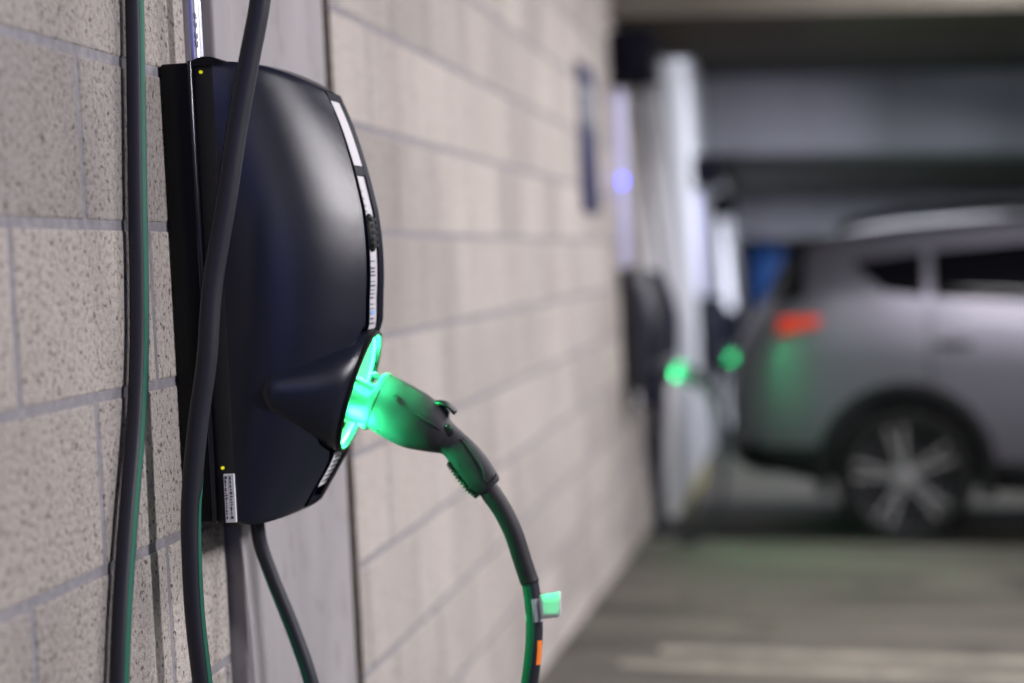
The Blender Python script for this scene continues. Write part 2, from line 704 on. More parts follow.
# recessed front floor under the panel
Fr = []
for r in near:
    p = r[-1]
    Fr.append([p, Vector((p.x - .008, p.y + .001, p.z)), Vector((p.x - .008, 2 * YC - p.y - .001, p.z)), Vector((p.x, 2 * YC - p.y, p.z))])
grid(bm, Fr)
mk('cover_shell', bm, 'housing_plastic', st, angle=40)


# front frame and its panels, all following the bowed front
def band(bm, v0, v1, y0, y1, off, n=40, thick=.004):
    rows = []
    for i in range(n + 1):
        v = v0 + (v1 - v0) * i / n
        p, nn = prof(v), prof_n(v)
        if nn.x < 0: nn = -nn
        top = p + nn * off
        bot = top - nn * thick
        rows.append([Vector((bot.x, y0, bot.z)), Vector((top.x, y0, top.z)), Vector((top.x, y1, top.z)), Vector((bot.x, y1, bot.z))])
    V = grid(bm, rows)
    bm.faces.new(V[0])
    bm.faces.new(V[-1])


YF0, YF1 = 2.3355, 2.4095
ff = thing  # keep name short
bm = bmesh.new()
VA, VB = v_of_z(-.084), v_of_z(-.249)
for va_, vb_ in ((0, VA), (VB, 1)):
    band(bm, va_, vb_, YF0, YF0 + .0035, .0005)
    band(bm, va_, vb_, YF1 - .024, YF1, .0010, thick=.007)
    if vb_ < 1:
        band(bm, 0, .022, YF0, YF1, .0008)
        band(bm, v_of_z(.139), v_of_z(.127), YF0, YF1, .0006, n=4)
    else:
        band(bm, v_of_z(-.312), 1, YF0, YF1, .0006, n=4)
    mk('front_frame' if vb_ < 1 else 'lower_front_frame', bm, 'rim_plastic', st, angle=40)
    bm = bmesh.new()
band(bm, v_of_z(.234), v_of_z(.140), YF0 + .0015, YF1 - .022, .0001, thick=.002)
mk('header_window', bm, 'panel_white', st)
bm = bmesh.new()
band(bm, v_of_z(.126), VA, YF0 + .004, YF1 - .024, -.0020, thick=.002)
mk('instruction_panel', bm, 'panel_white', st)
bm = bmesh.new()
rng = random.Random(3)


def tick(bm, z, ya, yb, h=.0016):
    band(bm, v_of_z(z), v_of_z(z - h), ya, yb, -.0014, n=1, thick=.0008)


for z in (.106, .096, .086, .078):
    tick(bm, z, YF0 + .012, YF0 + .020, .002)
mk('upper_panel_print', bm, 'print_ink', st)
bm = bmesh.new()
z = .010
while z > -.078:
    tick(bm, z, YF0 + .010 + rng.random() * .006, YF0 + .028 + rng.random() * .012, rng.choice((.0012, .0018, .0026)))
    z -= rng.choice((.005, .0065, .009))
mk('panel_print', bm, 'print_ink', st)
bm = bmesh.new()
band(bm, v_of_z(-.058), v_of_z(-.064), YF0 + .018, YF0 + .036, -.0013, n=2, thick=.0008)
mk('panel_emblem', bm, 'print_blue', st)
# bottom sticker of the front panel
bm = bmesh.new()
band(bm, v_of_z(-.250), v_of_z(-.296), YF0 + .004, YF1 - .026, -.0008, thick=.002)
mk('lower_sticker', bm, 'label_white', st)
bm = bmesh.new()
for i in range(6):
    tick(bm, -.256 - i * .0065, YF0 + .018, YF1 - .030, .0022)
for f in bm.verts: f.co.x += .0016
mk('sticker_print', bm, 'print_ink', st)
# keypad: oval pad with rows of buttons
bm = bmesh.new()
vk = v_of_z(.048)
pk, nk = prof(vk), prof_n(vk)
if nk.x < 0: nk = -nk
tk = Vector((0, 1, 0))
bk = nk.cross(tk)
rows = []
for i in range(9):
    a = i / 8 * PI / 2
    rows.append([pk + nk * (.0060 * math.sin(a) ** .6 - .002 if i else -.0025) + tk * (2.3600 - 0) * 0 + Vector((0, 2.3580, 0)) +
                 tk * (math.cos(k * PI / 16) * .0185 * math.cos(a) ** .5) + bk * (math.sin(k * PI / 16) * .0262 * math.cos(a) ** .5) for k in range(32)])
grid(bm, rows, True)
kp = mk('keypad', bm, 'keypad_rubber', st)
bm = bmesh.new()
for r_ in range(5):
    for c_ in range(3):
        q = pk + Vector((0, 2.3580 + (c_ - 1) * .0095, 0)) + bk * ((r_ - 2) * .0088)
        cyl(bm, q + nk * .0005, q + nk * .0052, .0034, 12, .0026)
mk('keypad_buttons', bm, 'connector_dark', kp)

# connector pod on the lower front
DC = Vector((.2125, YC, ZC - .1675))
DN = Vector((.941, .062, -.332)).normalized()
DY = (Vector((0, 1, 0)) - DN * DN.y).normalized()
DU = DN.cross(DY)
if DU.z < 0: DU = -DU
R = .0865
bm = bmesh.new()
rows = []
tip = Vector((.098, YC, ZC - .152))
NT_ = 26
for i in range(NT_ + 1):
    t_ = i / NT_
    c = DC.lerp(tip, t_)
    az = R * max(1 - t_ ** 2.2, .0004) ** .42
    ay = R + .045 * min(1, t_ / .75) ** .6 - .022 * (max(0, t_ - .78) / .22) ** 1.5
    ang = 1 - t_ * .8
    u_ = (DU * ang + Vector((0, 0, 1)) * (1 - ang)).normalized()
    yy_ = (DY * ang + Vector((0, 1, 0)) * (1 - ang)).normalized()
    rows.append([c + yy_ * (math.copysign(abs(math.cos(2 * PI * k / 64)) ** (1 - .22 * t_), math.cos(2 * PI * k / 64)) * ay) + u_ * (math.sin(2 * PI * k / 64) * az) for k in range(64)])
grid(bm, rows, True)
pod = mk('connector_pod', bm, 'housing_plastic', st)
bm = bmesh.new()
lathe(bm, [(-.006, R), (.000, R + .0012), (.004, R + .0008), (.0055, R - .002), (.0045, R - .0050), (-.001, R - .0062), (-.012, R - .010)], DC, DN, DU, 72)
mk('pod_rim', bm, 'back_plate_plastic', pod)
bm = bmesh.new()
lathe(bm, [(-.003, R - .0065), (-.005, R - .008), (-.010, R - .014), (-.013, R - .028), (-.013, .030)], DC, DN, DU, 72)
mk('lit_recess', bm, 'green_lens', pod)
bm = bmesh.new()
lathe(bm, [(-.004, R - .0068), (-.0015, R - .0085), (-.004, R - .0102)], DC, DN, DU, 72)
mk('light_ring', bm, 'green_led', pod)
# white pcb style ring slot at the foot of the recess
bm = bmesh.new()
for a0 in (-118, -82):
    for k in range(2):
        a_ = math.radians(a0 + k * 14)
        q = DC + (DU * math.sin(a_) + DY * -math.cos(a_)) * .064 - DN * .0125
        cyl(bm, q, q + DN * .004, .006, 16, .005)
mk('recess_stud', bm, 'socket_grey', pod)

# sticker on the side trim, foot of the near side
bm = bmesh.new()
box(bm, (.0575, YN - .0002, ZC - .3265), (.0722, YN + .004, ZC - .262), bev=.0006, seg=1)
lb = mk('serial_label', bm, 'label_white', st)
bm = bmesh.new()
rng = random.Random(5)
for col_ in range(2):
    x0 = .0592 + col_ * .0065
    z = -.265
    while z > -.320:
        h = rng.choice((.0012, .002, .0035, .005))
        if z - h < -.3235: break
        box(bm, (x0, YN - .0006, ZC + z - h), (x0 + rng.choice((.002, .0032)), YN + .001, ZC + z))
        z -= h + rng.choice((.0012, .002))
mk('label_print', bm, 'print_ink', lb, smooth=False)


# ------------------------------------------------------------------ connector + its cable
def secs(bm, S_, Y, depths, seg=32, n=5, power=2.3, caps=(True, True)):
    T = catmull([atY(*a, Y) for a, b in S_], n)
    B = catmull([atY(*b, Y) for a, b in S_], n)
    rows = []
    for (u, p), (_, q) in zip(T, B):
        c = (p + q) / 2
        h = (p - q) / 2
        d = lerp_list(depths, u)
        r = []
        for k in range(seg):
            a = 2 * PI * k / seg
            ca, sa = math.cos(a), math.sin(a)
            r.append(c + h * (abs(sa) ** (2 / power) * (1 if sa > 0 else -1)) + Vector((0, 1, 0)) * (d * abs(ca) ** (2 / power) * (1 if ca > 0 else -1)))
        rows.append(r)
    V = grid(bm, rows, True)
    if caps[0]: bm.faces.new(V[0])
    if caps[1]: bm.faces.new(V[-1])
    return rows


cn = thing('charging_connector', 'black charging connector with latch, lit green, plugged into the nearest station, its cable looping below',
           'charging connector', tuple(atY(381, 402, YC)))
bm = bmesh.new()
body = [((389, 375), (367.5, 426)), ((393, 376.3), (370, 427.8)), ((405, 382.5), (384, 437)), ((417, 389), (403, 446.5)), ((428, 395.5), (417, 449.7)), ((437, 402.5), (428, 451.5)),
        ((444.5, 411), (436, 452.5)), ((450, 420), (443, 454)), ((456.5, 427), (448, 459.5)), ((463, 433), (453, 467)), ((470, 439), (458, 474.5)),
        ((478, 447), (464, 482)), ((486, 456.5), (470, 489.5)), ((493, 467), (476.5, 494)), ((498, 475.5), (480.5, 495.5)), ((499, 480), (483.5, 496.2)), ((496.5, 482), (485.5, 494))]
dep = [.0325, .0345, .0345, .033, .031, .0285, .025, .0205, .0185, .0185, .019, .019, .0185, .0175, .0165, .015, .0125]
secs(bm, body, YC, dep, seg=36)
hb = mk('connector_body', bm, 'connector_plastic', cn, angle=50)
bm = bmesh.new()
secs(bm, [((384, 374), (364, 423.5)), ((386.5, 373.6), (365.5, 425.5)), ((391.2, 375.2), (368.8, 427.3)), ((392.2, 376.2), (369.6, 427.2))], YC, [.033, .0350, .0352, .034], seg=36, n=3)
mk('front_flange', bm, 'connector_plastic', hb, angle=60)
bm = bmesh.new()
secs(bm, [((353, 373.5), (339, 416)), ((367, 381), (352, 421.5)), ((382.5, 388.5), (366, 427.5)), ((387, 390.5), (370, 427))], YC, [.0255, .0258, .0262, .0255], seg=36, power=2.1)
co_ = mk('inlet_collar', bm, 'socket_grey', cn, angle=60)
bm = bmesh.new()
secs(bm, [((362, 418.5), (358.5, 424.5)), ((369, 421), (365.5, 429.5)), ((370.5, 422), (368, 429))], YC - .004, [.012, .013, .012], seg=16, n=3, power=3)
mk('collar_lip', bm, 'socket_grey', co_)
# latch hook seen above the collar
bm = bmesh.new()
secs(bm, [((371, 373), (372.5, 378)), ((376, 372.5), (377, 379.5)), ((381, 375.5), (380, 384)), ((386, 379.5), (384, 388))], YC, [.006, .007, .008, .008], seg=16, n=4, power=3)
mk('latch_hook', bm, 'connector_dark', co_)
bm = bmesh.new()
secs(bm, [((371, 393), (369, 401)), ((376, 394), (374, 404)), ((380, 396), (378, 405))], YC - .021, [.004, .006, .006], seg=16, n=4, power=2.6)
mk('latch_slot', bm, 'connector_dark', co_)
# release lever
bm = bmesh.new()
secs(bm, [((433.5, 401), (437, 406)), ((438, 400), (440, 407.5)), ((444, 400.6), (444.5, 406.5)), ((449, 403.5), (448, 408)), ((453, 407), (451.5, 411.5)), ((456, 409.5), (454.2, 414.5)), ((456.5, 411), (455, 414))],
     YC, [.007, .010, .011, .011, .011, .010, .009], seg=18, n=5, power=3)
lv = mk('release_lever', bm, 'connector_dark', cn, angle=50)
bm = bmesh.new()
secs(bm, [((441, 405), (441, 412)), ((446, 408), (446, 416)), ((449, 411), (448, 419))], YC, [.008, .008, .006], seg=16, n=3, power=3)
mk('lever_pivot', bm, 'connector_dark', lv)
# screws
bm = bmesh.new()
q = atY(395.6, 396.6, YC - .0338)
cyl(bm, q + Vector((0, -.0010, 0)), q + Vector((0, .004, 0)), .0034, 18)
mk('screw_recess', bm, 'screw_black', hb)
bm = bmesh.new()
q = atY(379, 428.6, YC - .021)
cyl(bm, q + Vector((0, -.004, -.001)), q + Vector((0, .006, 0)), .0028, 18)
mk('screw_recess', bm, 'screw_black', hb)
# thumb dimple (raised round boss)
bm = bmesh.new()
q = atY(447.5, 431.5, YC - .0195)
lathe(bm, [(.004, .0085), (.0010, .0082), (.0000, .0066), (-.0004, .005), (.0002, 0.0)], q, Vector((.1, 1, .1)), None, 28)
mk('thumb_boss', bm, 'connector_plastic', hb, angle=60)
# moulded contour ridge round the grip
bm = bmesh.new()
rp = [atY(x, y, YC - d) for x, y, d in ((463, 438, .0155), (470, 446, .0175), (477, 456, .0185), (482, 467, .0185), (484, 477, .0175), (488, 482, .0165), (494, 479, .0150), (496, 474, .0130))]
tube(bm, rp, .0011, 6, 8)
mk('contour_ridge', bm, 'connector_plastic', hb)
bm = bmesh.new()
rp = [atY(x, y, YC - d) for x, y, d in ((394, 404, .0335), (405, 409, .0338), (420, 417, .0318), (433, 425, .029), (441, 431, .0245))]
tube(bm, [p + Vector((0, .0012, 0)) for p in rp[1:]], [.0004, .0010, .0009, .0004], 6, 8)
mk('side_crease', bm, 'connector_plastic', hb)
# ribbed rubber grip under the handle
bm = bmesh.new()
tp = [(450, 462), (453, 467), (458, 474.5), (464, 482), (470, 489.5), (476.5, 494), (479, 495.5)]
cs = catmull([atY(x, y, YC) for x, y in tp], 5)
for j, (u, p) in enumerate(cs[:-2]):
    tn = (cs[j + 1][1] - p).normalized()
    nn = Vector((-tn.z, 0, tn.x))
    if nn.z > 0: nn = -nn
    M = Matrix.Translation(p + nn * (.0002 + (.0022 if j % 2 else .0))) @ Matrix((tn, Vector((0, 1, 0)), nn)).transposed().to_4x4()
    box(bm, (-.0012, -.0125, -.004), (.0014, .0125, .0012), bev=.0005, seg=1, M=M)
mk('ribbed_grip', bm, 'connector_dark', hb)
# strain relief boot
bm = bmesh.new()
bp = [atY(x, y, YC) for x, y in ((487, 486), (491.5, 493.5), (503, 511), (513.5, 533), (521, 556), (528, 577), (529.8, 581.5), (530.2, 583))]
br = [w * 2.37 / FPX / 2 for w in (19, 21.5, 20.2, 19.6, 19.4, 19.2, 19.6, 18)]
tube(bm, bp, br, 8, 24)
mk('strain_relief_boot', bm, 'boot_rubber', cn)
# cable: from the boot down, round under the picture and up into the station foot
cpx = [(530, 582, 2.3675), (532.5, 598, 2.3675), (534.3, 620, 2.366), (533.8, 645, 2.364), (529.5, 683, 2.362)]
cp = [atY(*a) for a in cpx]
cp += [Vector((.408, 2.36, ZC - .70)), Vector((.345, 2.37, ZC - .84)), Vector((.25, 2.385, ZC - .90)), Vector((.165, 2.395, ZC - .84)), Vector((.137, 2.40, ZC - .70))]
cp += [atY(311.5, 683, 2.40), atY(293.5, 630, 2.40), atY(273.5, 580, 2.395), atY(261, 545, 2.39), atY(257.2, 520, 2.385), atY(256.6, 511, 2.385)]
cr = [.0117] * 5 + [.0114, .0112, .011, .0108, .0106] + [.0105, .0102, .0098, .0098, .0100, .0100]
bm = bmesh.new()
tube(bm, cp, cr, 8, 24)
cb = mk('cable', bm, 'cable_rubber', cn)
bm = bmesh.new()
angs = [110, 110, 110, 112, 118, 125, 130, 130, 125, 118, 116, 122, 140, 165, 190, 200]
ribbon(bm, cp, cr, angs, 30, 0, 14)
mk('green_stripe', bm, 'cable_green', cb)
# clear tape with its flag
bm = bmesh.new()
tube(bm, [atY(533.0, 598, 2.3675), atY(534.3, 610, 2.3668), atY(534.5, 621, 2.366)], .0123, 6, 24, caps=False)
tp_ = mk('tape_wrap', bm, 'tape', cb)
bm = bmesh.new()
rows = []
for i in range(9):
    k = i / 8
    yy = YC - .008 - .012 * k
    rows.append([atY(539.5 + 21.5 * k, 594.8 - 3.3 * k, yy), atY(539.9 + 21.3 * k, 603 - 1.2 * k, yy), atY(540.3 + 20.9 * k, 612 + 0.2 * k, yy),
                 atY(540.5 + 20.0 * k - 1.2 * max(0, k - .8) * 5, 619.5 - 2.5 * k, yy)])
grid(bm, rows)
fo = mk('tape_flag', bm, 'tape_flag', cb)
sm_ = fo.modifiers.new('thickness', 'SOLIDIFY')
sm_.thickness = .0004
bm = bmesh.new()
ribbon(bm, [atY(534.4, 639, 2.3642), atY(534.1, 650, 2.3638), atY(533, 663, 2.3632)], .0117, [42, 42, 42], 19, lift=.0004)
mk('orange_marking', bm, 'orange_print', cb)


# ------------------------------------------------------------------ hanging cables
def hanging(name, label, pts, rad, angs, half, u0=0, u1=None):
    o = thing(name, label, 'cable', tuple(pts[-1]))
    bm = bmesh.new()
    tube(bm, pts, rad, 8, 24)
    c = mk('cable_sheath', bm, 'cable_rubber', o)
    bm = bmesh.new()
    ribbon(bm, pts, rad, angs, half, u0, u1)
    mk('green_stripe', bm, 'cable_green', o)
    return o


def ext(p, up=4, dn=7):
    a, b = p[0] - p[1], p[-1] - p[-2]
    a = Vector((a.x * .6, a.y * .6, a.z))
    out = [p[0] + a * k for k in range(up, 0, -1)] + p
    q = p[-1]
    for k in range(dn):
        b = Vector((b.x * .8, b.y * .8, b.z))
        q = q + b
        out.append(q)
    return out


c1 = [(134.6, 0), (135.8, 60), (136.6, 120), (137.6, 200), (139.2, 280), (139.3, 350), (135.8, 430), (128.3, 520), (122.2, 610), (119.3, 683)]
p1 = [atX(x, y, .0165) for x, y in c1]

hanging('hanging_cable', 'black cable with green right edge hanging against the wall, left of the nearest station',
        ext(p1), .0118, [24] * 40, 17)
c2 = [(260.5, 0), (249.5, 60), (237.5, 126), (226.5, 200), (212.5, 285), (206.8, 360), (198, 425), (191.2, 500), (191.8, 560), (195.3, 620), (202.5, 683)]
p2 = [atY(x, y, 2.115) for x, y in c2]
hanging('hanging_cable', 'black cable with thin green stripe hanging in front of the nearest station',
        ext(p2), .0127,
        [160] * 4 + [160, 165, 170, 174, 178, 185, 270, 368, 378, 380, 382, 384, 386] + [388] * 12, 14)

# steel conduit above the near station
cd = atX(190.8, 0, .033)
cd2 = atX(195.2, 60, .033)
bm = bmesh.new()
yc_ = (cd.y + cd2.y) / 2
cyl(bm, (.033, yc_, ZC + .27), (.033, yc_, 2.96), .0122, 32)
cdo = mk('conduit_tube', bm, 'steel_conduit', None)
WM[cdo.name] = Matrix.Identity(4)
cdo.name = 'steel_conduit'
recenter(cdo)
tag(cdo, 'shiny steel conduit running up the wall from the top of the nearest station', 'conduit')
bm = bmesh.new()
rng = random.Random(9)
for zz in (.345, .333, .318, .308):
    for k in range(3):
        a = math.radians(-62 + k * 9)
        q = Vector((.033 + .0124 * math.cos(a), yc_ + .0124 * math.sin(a), ZC + zz + rng.uniform(-.002, .002)))
        M = Matrix.Translation(q) @ Matrix.Rotation(a, 4, 'Z')
        box(bm, (-.0002, -.0005, -.004), (.0003, .0005, .004), M=M)
mk('conduit_print', bm, 'print_ink', cdo, smooth=False)

# ------------------------------------------------------------------ stations further down the wall
def far_station(y, dz, lab, labbox, labcon, labcab, conw=.035):
    s = copy_tree(st)
    s.location = (0, y, ZC - .326 + dz)
    s['label'] = lab
    # retractor box up on the wall
    bz = ZC + dz + 1.20
    b = thing('cable_retractor', labbox, 'cable retractor', (0, y, bz - .12), group='cable retractor boxes')
    bm = bmesh.new()
    box(bm, (.0, y - .12, bz - .10), (.20, y + .12, bz + .13), bev=.02, seg=3)
    mk('retractor_case', bm, 'dark_box', b)
    bm = bmesh.new()
    lathe(bm, [(-.004, .05), (-.012, .05), (-.014, .042), (-.014, 0)], Vector((.10, y - .12, bz)), (0, 1, 0), None, 28)
    mk('reel_cover', bm, 'dark_box', b)
    bm = bmesh.new()
    cyl(bm, (.115, y, bz - .10), (.115, y, bz - .17), .018, 16, .010)
    mk('cable_guide', bm, 'dark_box', b)
    # conduit
    bm = bmesh.new()
    box(bm, (.0, y - conw, ZC + dz + .29), (.05, y + conw, bz - .115), bev=.006)
    c = mk('cable_raceway', bm, 'white_conduit')
    recenter(c)
    tag(c, labcon, 'raceway', 'pale cable raceways on the wall')
    # hanging cable loop
    pts = [Vector((.115, y, bz - .165)), Vector((.150, y - .05, bz - .5)), Vector((.20, y - .12, ZC + dz + .1)), Vector((.17, y - .20, ZC + dz - .45)),
           Vector((.14, y - .15, ZC + dz - .80)), Vector((.11, y - .02, ZC + dz - .92)), Vector((.09, y + .12, ZC + dz - .75)), Vector((.11, y + .05, ZC + dz - .30 - .026))]
    bm = bmesh.new()
    tube(bm, pts, .0125, 8, 14)
    k = mk('station_cable', bm, 'cable_rubber')
    k.name = 'hanging_cable'
    recenter(k)
    tag(k, labcab, 'cable')
    # its connector, plugged in
    for ch in [cn]:
        q = thing('charging_connector', lab.replace('black charging station', 'black connector and drooping cable plugged into the station'), 'charging connector',
                  (cn.location.x, y + cn.location.y - YC, cn.location.z + dz), group='connectors plugged in down the wall')
        for part in [o for o in bpy.data.objects if o.parent == cn and o.name.split('.')[0] in ('connector_body', 'inlet_collar', 'release_lever', 'strain_relief_boot')]:
            copy_tree(part, q)
        bm = bmesh.new()
        o_ = Vector((0, y - YC, dz))
        pts = [p + o_ for p in cp[:5]] + [Vector((.40, y, ZC + dz - .78)), Vector((.33, y + .02, ZC + dz - .92)), Vector((.22, y + .03, ZC + dz - .96)), Vector((.12, y + .04, ZC + dz - .85)), Vector((.085, y + .03, ZC + dz - .6)), Vector((.075, y + .02, ZC + dz - .34))]
        tube(bm, pts, .0117, 6, 12)
        mk('cable', bm, 'cable_rubber', q)
    return s, q


fs = []
for y, dz, n_ in ((7.95, -.34, 0), (13.4, -.61, 1), (16.1, -.80, 2)):
    where = ['at the block wall end', 'just past the pilaster', 'deepest on the white wall'][n_]
    s, q = far_station(y, dz, f'blurred black charging station {where}',
                       f'black retractor box high above the station {where}',
                       f'pale vertical raceway above the station {where}',
                       f'dark cable hanging from the retractor box {where}')
    q['label'] = f'connector with drooping cable plugged into the station {where}'
    fs.append(s)
del s, q

# glowing blue dome standing in for a reflection on the second station's raceway
bm = bmesh.new()
q = atX(622, 181, .052)
lathe(bm, [(0, .022), (.006, .021), (.011, .013), (.013, 0)], Vector((.050, q.y, q.z)), (1, 0, 0), None, 24)
mk('blue_glint', bm, 'blue_glow', bpy.data.objects['cable_raceway'])['label'] = 'small glowing blue spot in place of a reflection'

# ------------------------------------------------------------------ wall sign
sgT, sgB = atX(586.5, 66, .012), atX(593.5, 213, .012)
sy = (sgT.y + sgB.y) / 2
sg = thing('wall_sign', 'tall narrow blue and black sign on the block wall beyond the nearest station', 'sign', (0, sy, sgB.z))
H = sgT.z - sgB.z
bm = bmesh.new()
box(bm, (.001, sy - .25, sgB.z), (.010, sy + .25, sgT.z), bev=.004)
mk('sign_panel', bm, 'sign_blue', sg)
bm = bmesh.new()
box(bm, (.009, sy - .248, sgT.z - H * .24), (.0115, sy + .248, sgT.z - H * .13))
box(bm, (.009, sy - .248, sgT.z - H * .42), (.0115, sy + .248, sgT.z - H * .36))
mk('black_band', bm, 'sign_black', sg, smooth=False)
bm = bmesh.new()
box(bm, (.009, sy - .248, sgT.z - H * .36), (.0115, sy + .248, sgT.z - H * .245))
mk('grey_band', bm, 'sign_white', sg, smooth=False)

# blue panel far behind the car
pb_ = atY(771, 268, 22.5)
sg2 = thing('blue_parking_sign', 'blurred bright blue sign on a post far behind the silver car', 'sign', (pb_.x, 22.5, floor_z(pb_.x, 22.5)))
bm = bmesh.new()
box(bm, (pb_.x - .22, 22.5, pb_.z - .42), (pb_.x + .22, 22.52, pb_.z + .30), bev=.008)
mk('sign_panel', bm, 'sky_blue_sign', sg2)
bm = bmesh.new()
cyl(bm, (pb_.x, 22.545, floor_z(pb_.x, 22.5)), (pb_.x, 22.545, pb_.z + .28), .025, 16)
mk('sign_post', bm, 'steel_conduit', sg2)

# ------------------------------------------------------------------ silver SUV
SC = .00504
nearY = 8.76
P0 = atY(729, 541, nearY)
slope = -math.atan(.047)
cx, cy = P0.x, nearY + .93
car = thing('parked_car', 'blurred silver SUV with black wheel arches parked across the bay', 'car', (cx, cy, floor_z(cx, cy)), (0, -slope, 0))
car.scale = (.96, .96, .96)
WM[car.name] = WM[car.name] @ Matrix.Scale(.96, 4)
CMat = WM[car.name]
CRot = CMat.to_3x3().normalized()


def interp(tb, x):
    if x <= tb[0][0]: return tb[0][1]
    for (a, va), (b, vb) in zip(tb, tb[1:]):
        if x <= b:
            k = (x - a) / (b - a)
            return va + (vb - va) * k
    return tb[-1][1]


def sinterp(tb, x):
    """smooth interpolation of a table"""
    return sum(interp(tb, x + d) for d in (-.05, -.025, 0, .025, .05)) / 5 if .12 < x < 4.45 else interp(tb, x)


TOP = [(0, .78), (.03, 1.00), (.10, 1.13), (.16, 1.20), (.24, 1.36), (.31, 1.50), (.40, 1.56), (.52, 1.585), (.85, 1.635), (1.3, 1.672), (1.8, 1.69), (2.3, 1.665), (2.55, 1.60), (3.30, 1.14),
       (3.5, 1.10), (4.0, 1.04), (4.35, .95), (4.5, .82), (4.6, .62)]
BOT = [(0, .46), (.10, .36), (.35, .30), (.6, .26), (3.9, .24), (4.3, .26), (4.6, .40)]
BELT = [(0, .74), (.03, .95), (.10, 1.06), (.2, 1.17), (.45, 1.24), (.77, 1.26), (.98, 1.23), (1.48, 1.20), (3.1, 1.10), (3.4, 1.04), (4.0, .97), (4.35, .86), (4.6, .58)]
HW = [(0, .70), (.06, .80), (.18, .88), (.40, .925), (.9, .93), (3.6, .93), (4.1, .90), (4.4, .80), (4.6, .58)]
WR = [(0, .60), (.16, .66), (.31, .60), (.5, .62), (1.2, .645), (2.3, .64), (3.3, .72), (4.1, .70), (4.6, .48)]


def section(x):
    zb, zt, zl, hw, wr = (sinterp(t, x) for t in (BOT, TOP, BELT, HW, WR))
    zl = min(zl, zt - .02)
    h = zl - zb
    pts = [(0, zb), (hw * .80, zb), (hw * .95, zb + .05 * h), (hw * .985, zb + .2 * h), (hw * .992, zb + .45 * h), (hw * 1.005, zb + .68 * h), (hw * 1.0, zb + .80 * h), (hw * .965, zb + .97 * h)]
    d = zt - zl
    e = min(.05, d * .3)
    for k in (.08, .3, .55, .8, 1.):
        zz = zl + (d - e) * k
        pts.append((hw * .955 + (wr - hw * .955) * k ** 1.15, zz))
    pts += [(wr * .93, zt - e * .35), (wr * .75, zt - e * .08), (wr * .4, zt), (0, zt + .004)]
    return pts


def L(x, y, z):
    return CMat @ Vector((x, y, z))


xs = [0, .015, .03, .06, .10, .14, .18, .22, .26, .30, .34, .40, .48, .56] + [.64 + .09 * i for i in range(38)] + [4.05, 4.15, 4.25, 4.35, 4.42, 4.5, 4.56, 4.6]
bm = bmesh.new()
rows = []
for x in xs:
    s_ = section(x)
    rows.append([L(x, -y, z) for y, z in s_] + [L(x, y, z) for y, z in reversed(s_[1:-1])])
V = grid(bm, rows, True)
bm.faces.new(V[0])
bm.faces.new(V[-1])
bodyo = mk('car_body', bm, 'car_paint', car, angle=30)
# cut wheel wells
cut = []
for wx in (.885, 3.545):
    for sd in (-1, 1):
        bm = bmesh.new()
        cyl(bm, L(wx, sd * .62, .37), L(wx, sd * 1.2, .37), .415, 48)
        c = mk('cutter', bm, 'car_cladding')
        md = bodyo.modifiers.new('well', 'BOOLEAN')
        md.operation = 'DIFFERENCE'
        md.object = c
        md.solver = 'EXACT'
        cut.append(c)
bpy.context.view_layer.update()
dg = bpy.context.evaluated_depsgraph_get()
newme = bpy.data.meshes.new_from_object(bodyo.evaluated_get(dg))
bodyo.modifiers.clear()
bodyo.data = newme
newme.shade_smooth()
newme.set_sharp_from_angle(angle=math.radians(30))
for c in cut: bpy.data.objects.remove(c)


def side_y(x, z, off=.004):
    s_ = section(x)
    for (y0, z0), (y1, z1) in zip(s_[1:], s_[2:]):
        if z0 <= z <= z1 and z1 > z0:
            return y0 + (y1 - y0) * (z - z0) / (z1 - z0) + off
    return s_[-4][0] + off


def side_patch(name, xa, xb, zlo, zhi, material, parent, sd, off=.005, nx=12, nz=5, thick=.01):
    bm = bmesh.new()
    rows = []
    for i in range(nx + 1):
        x = xa + (xb - xa) * i / nx
        a, b = zlo(x), zhi(x)
        rows.append([L(x, sd * side_y(x, a + (b - a) * j / nz, off), a + (b - a) * j / nz) for j in range(nz + 1)])
    grid(bm, rows)
    o = mk(name, bm, material, parent, angle=40)
    md = o.modifiers.new('thickness', 'SOLIDIFY')
    md.thickness = thick
    md.offset = 0
    return o


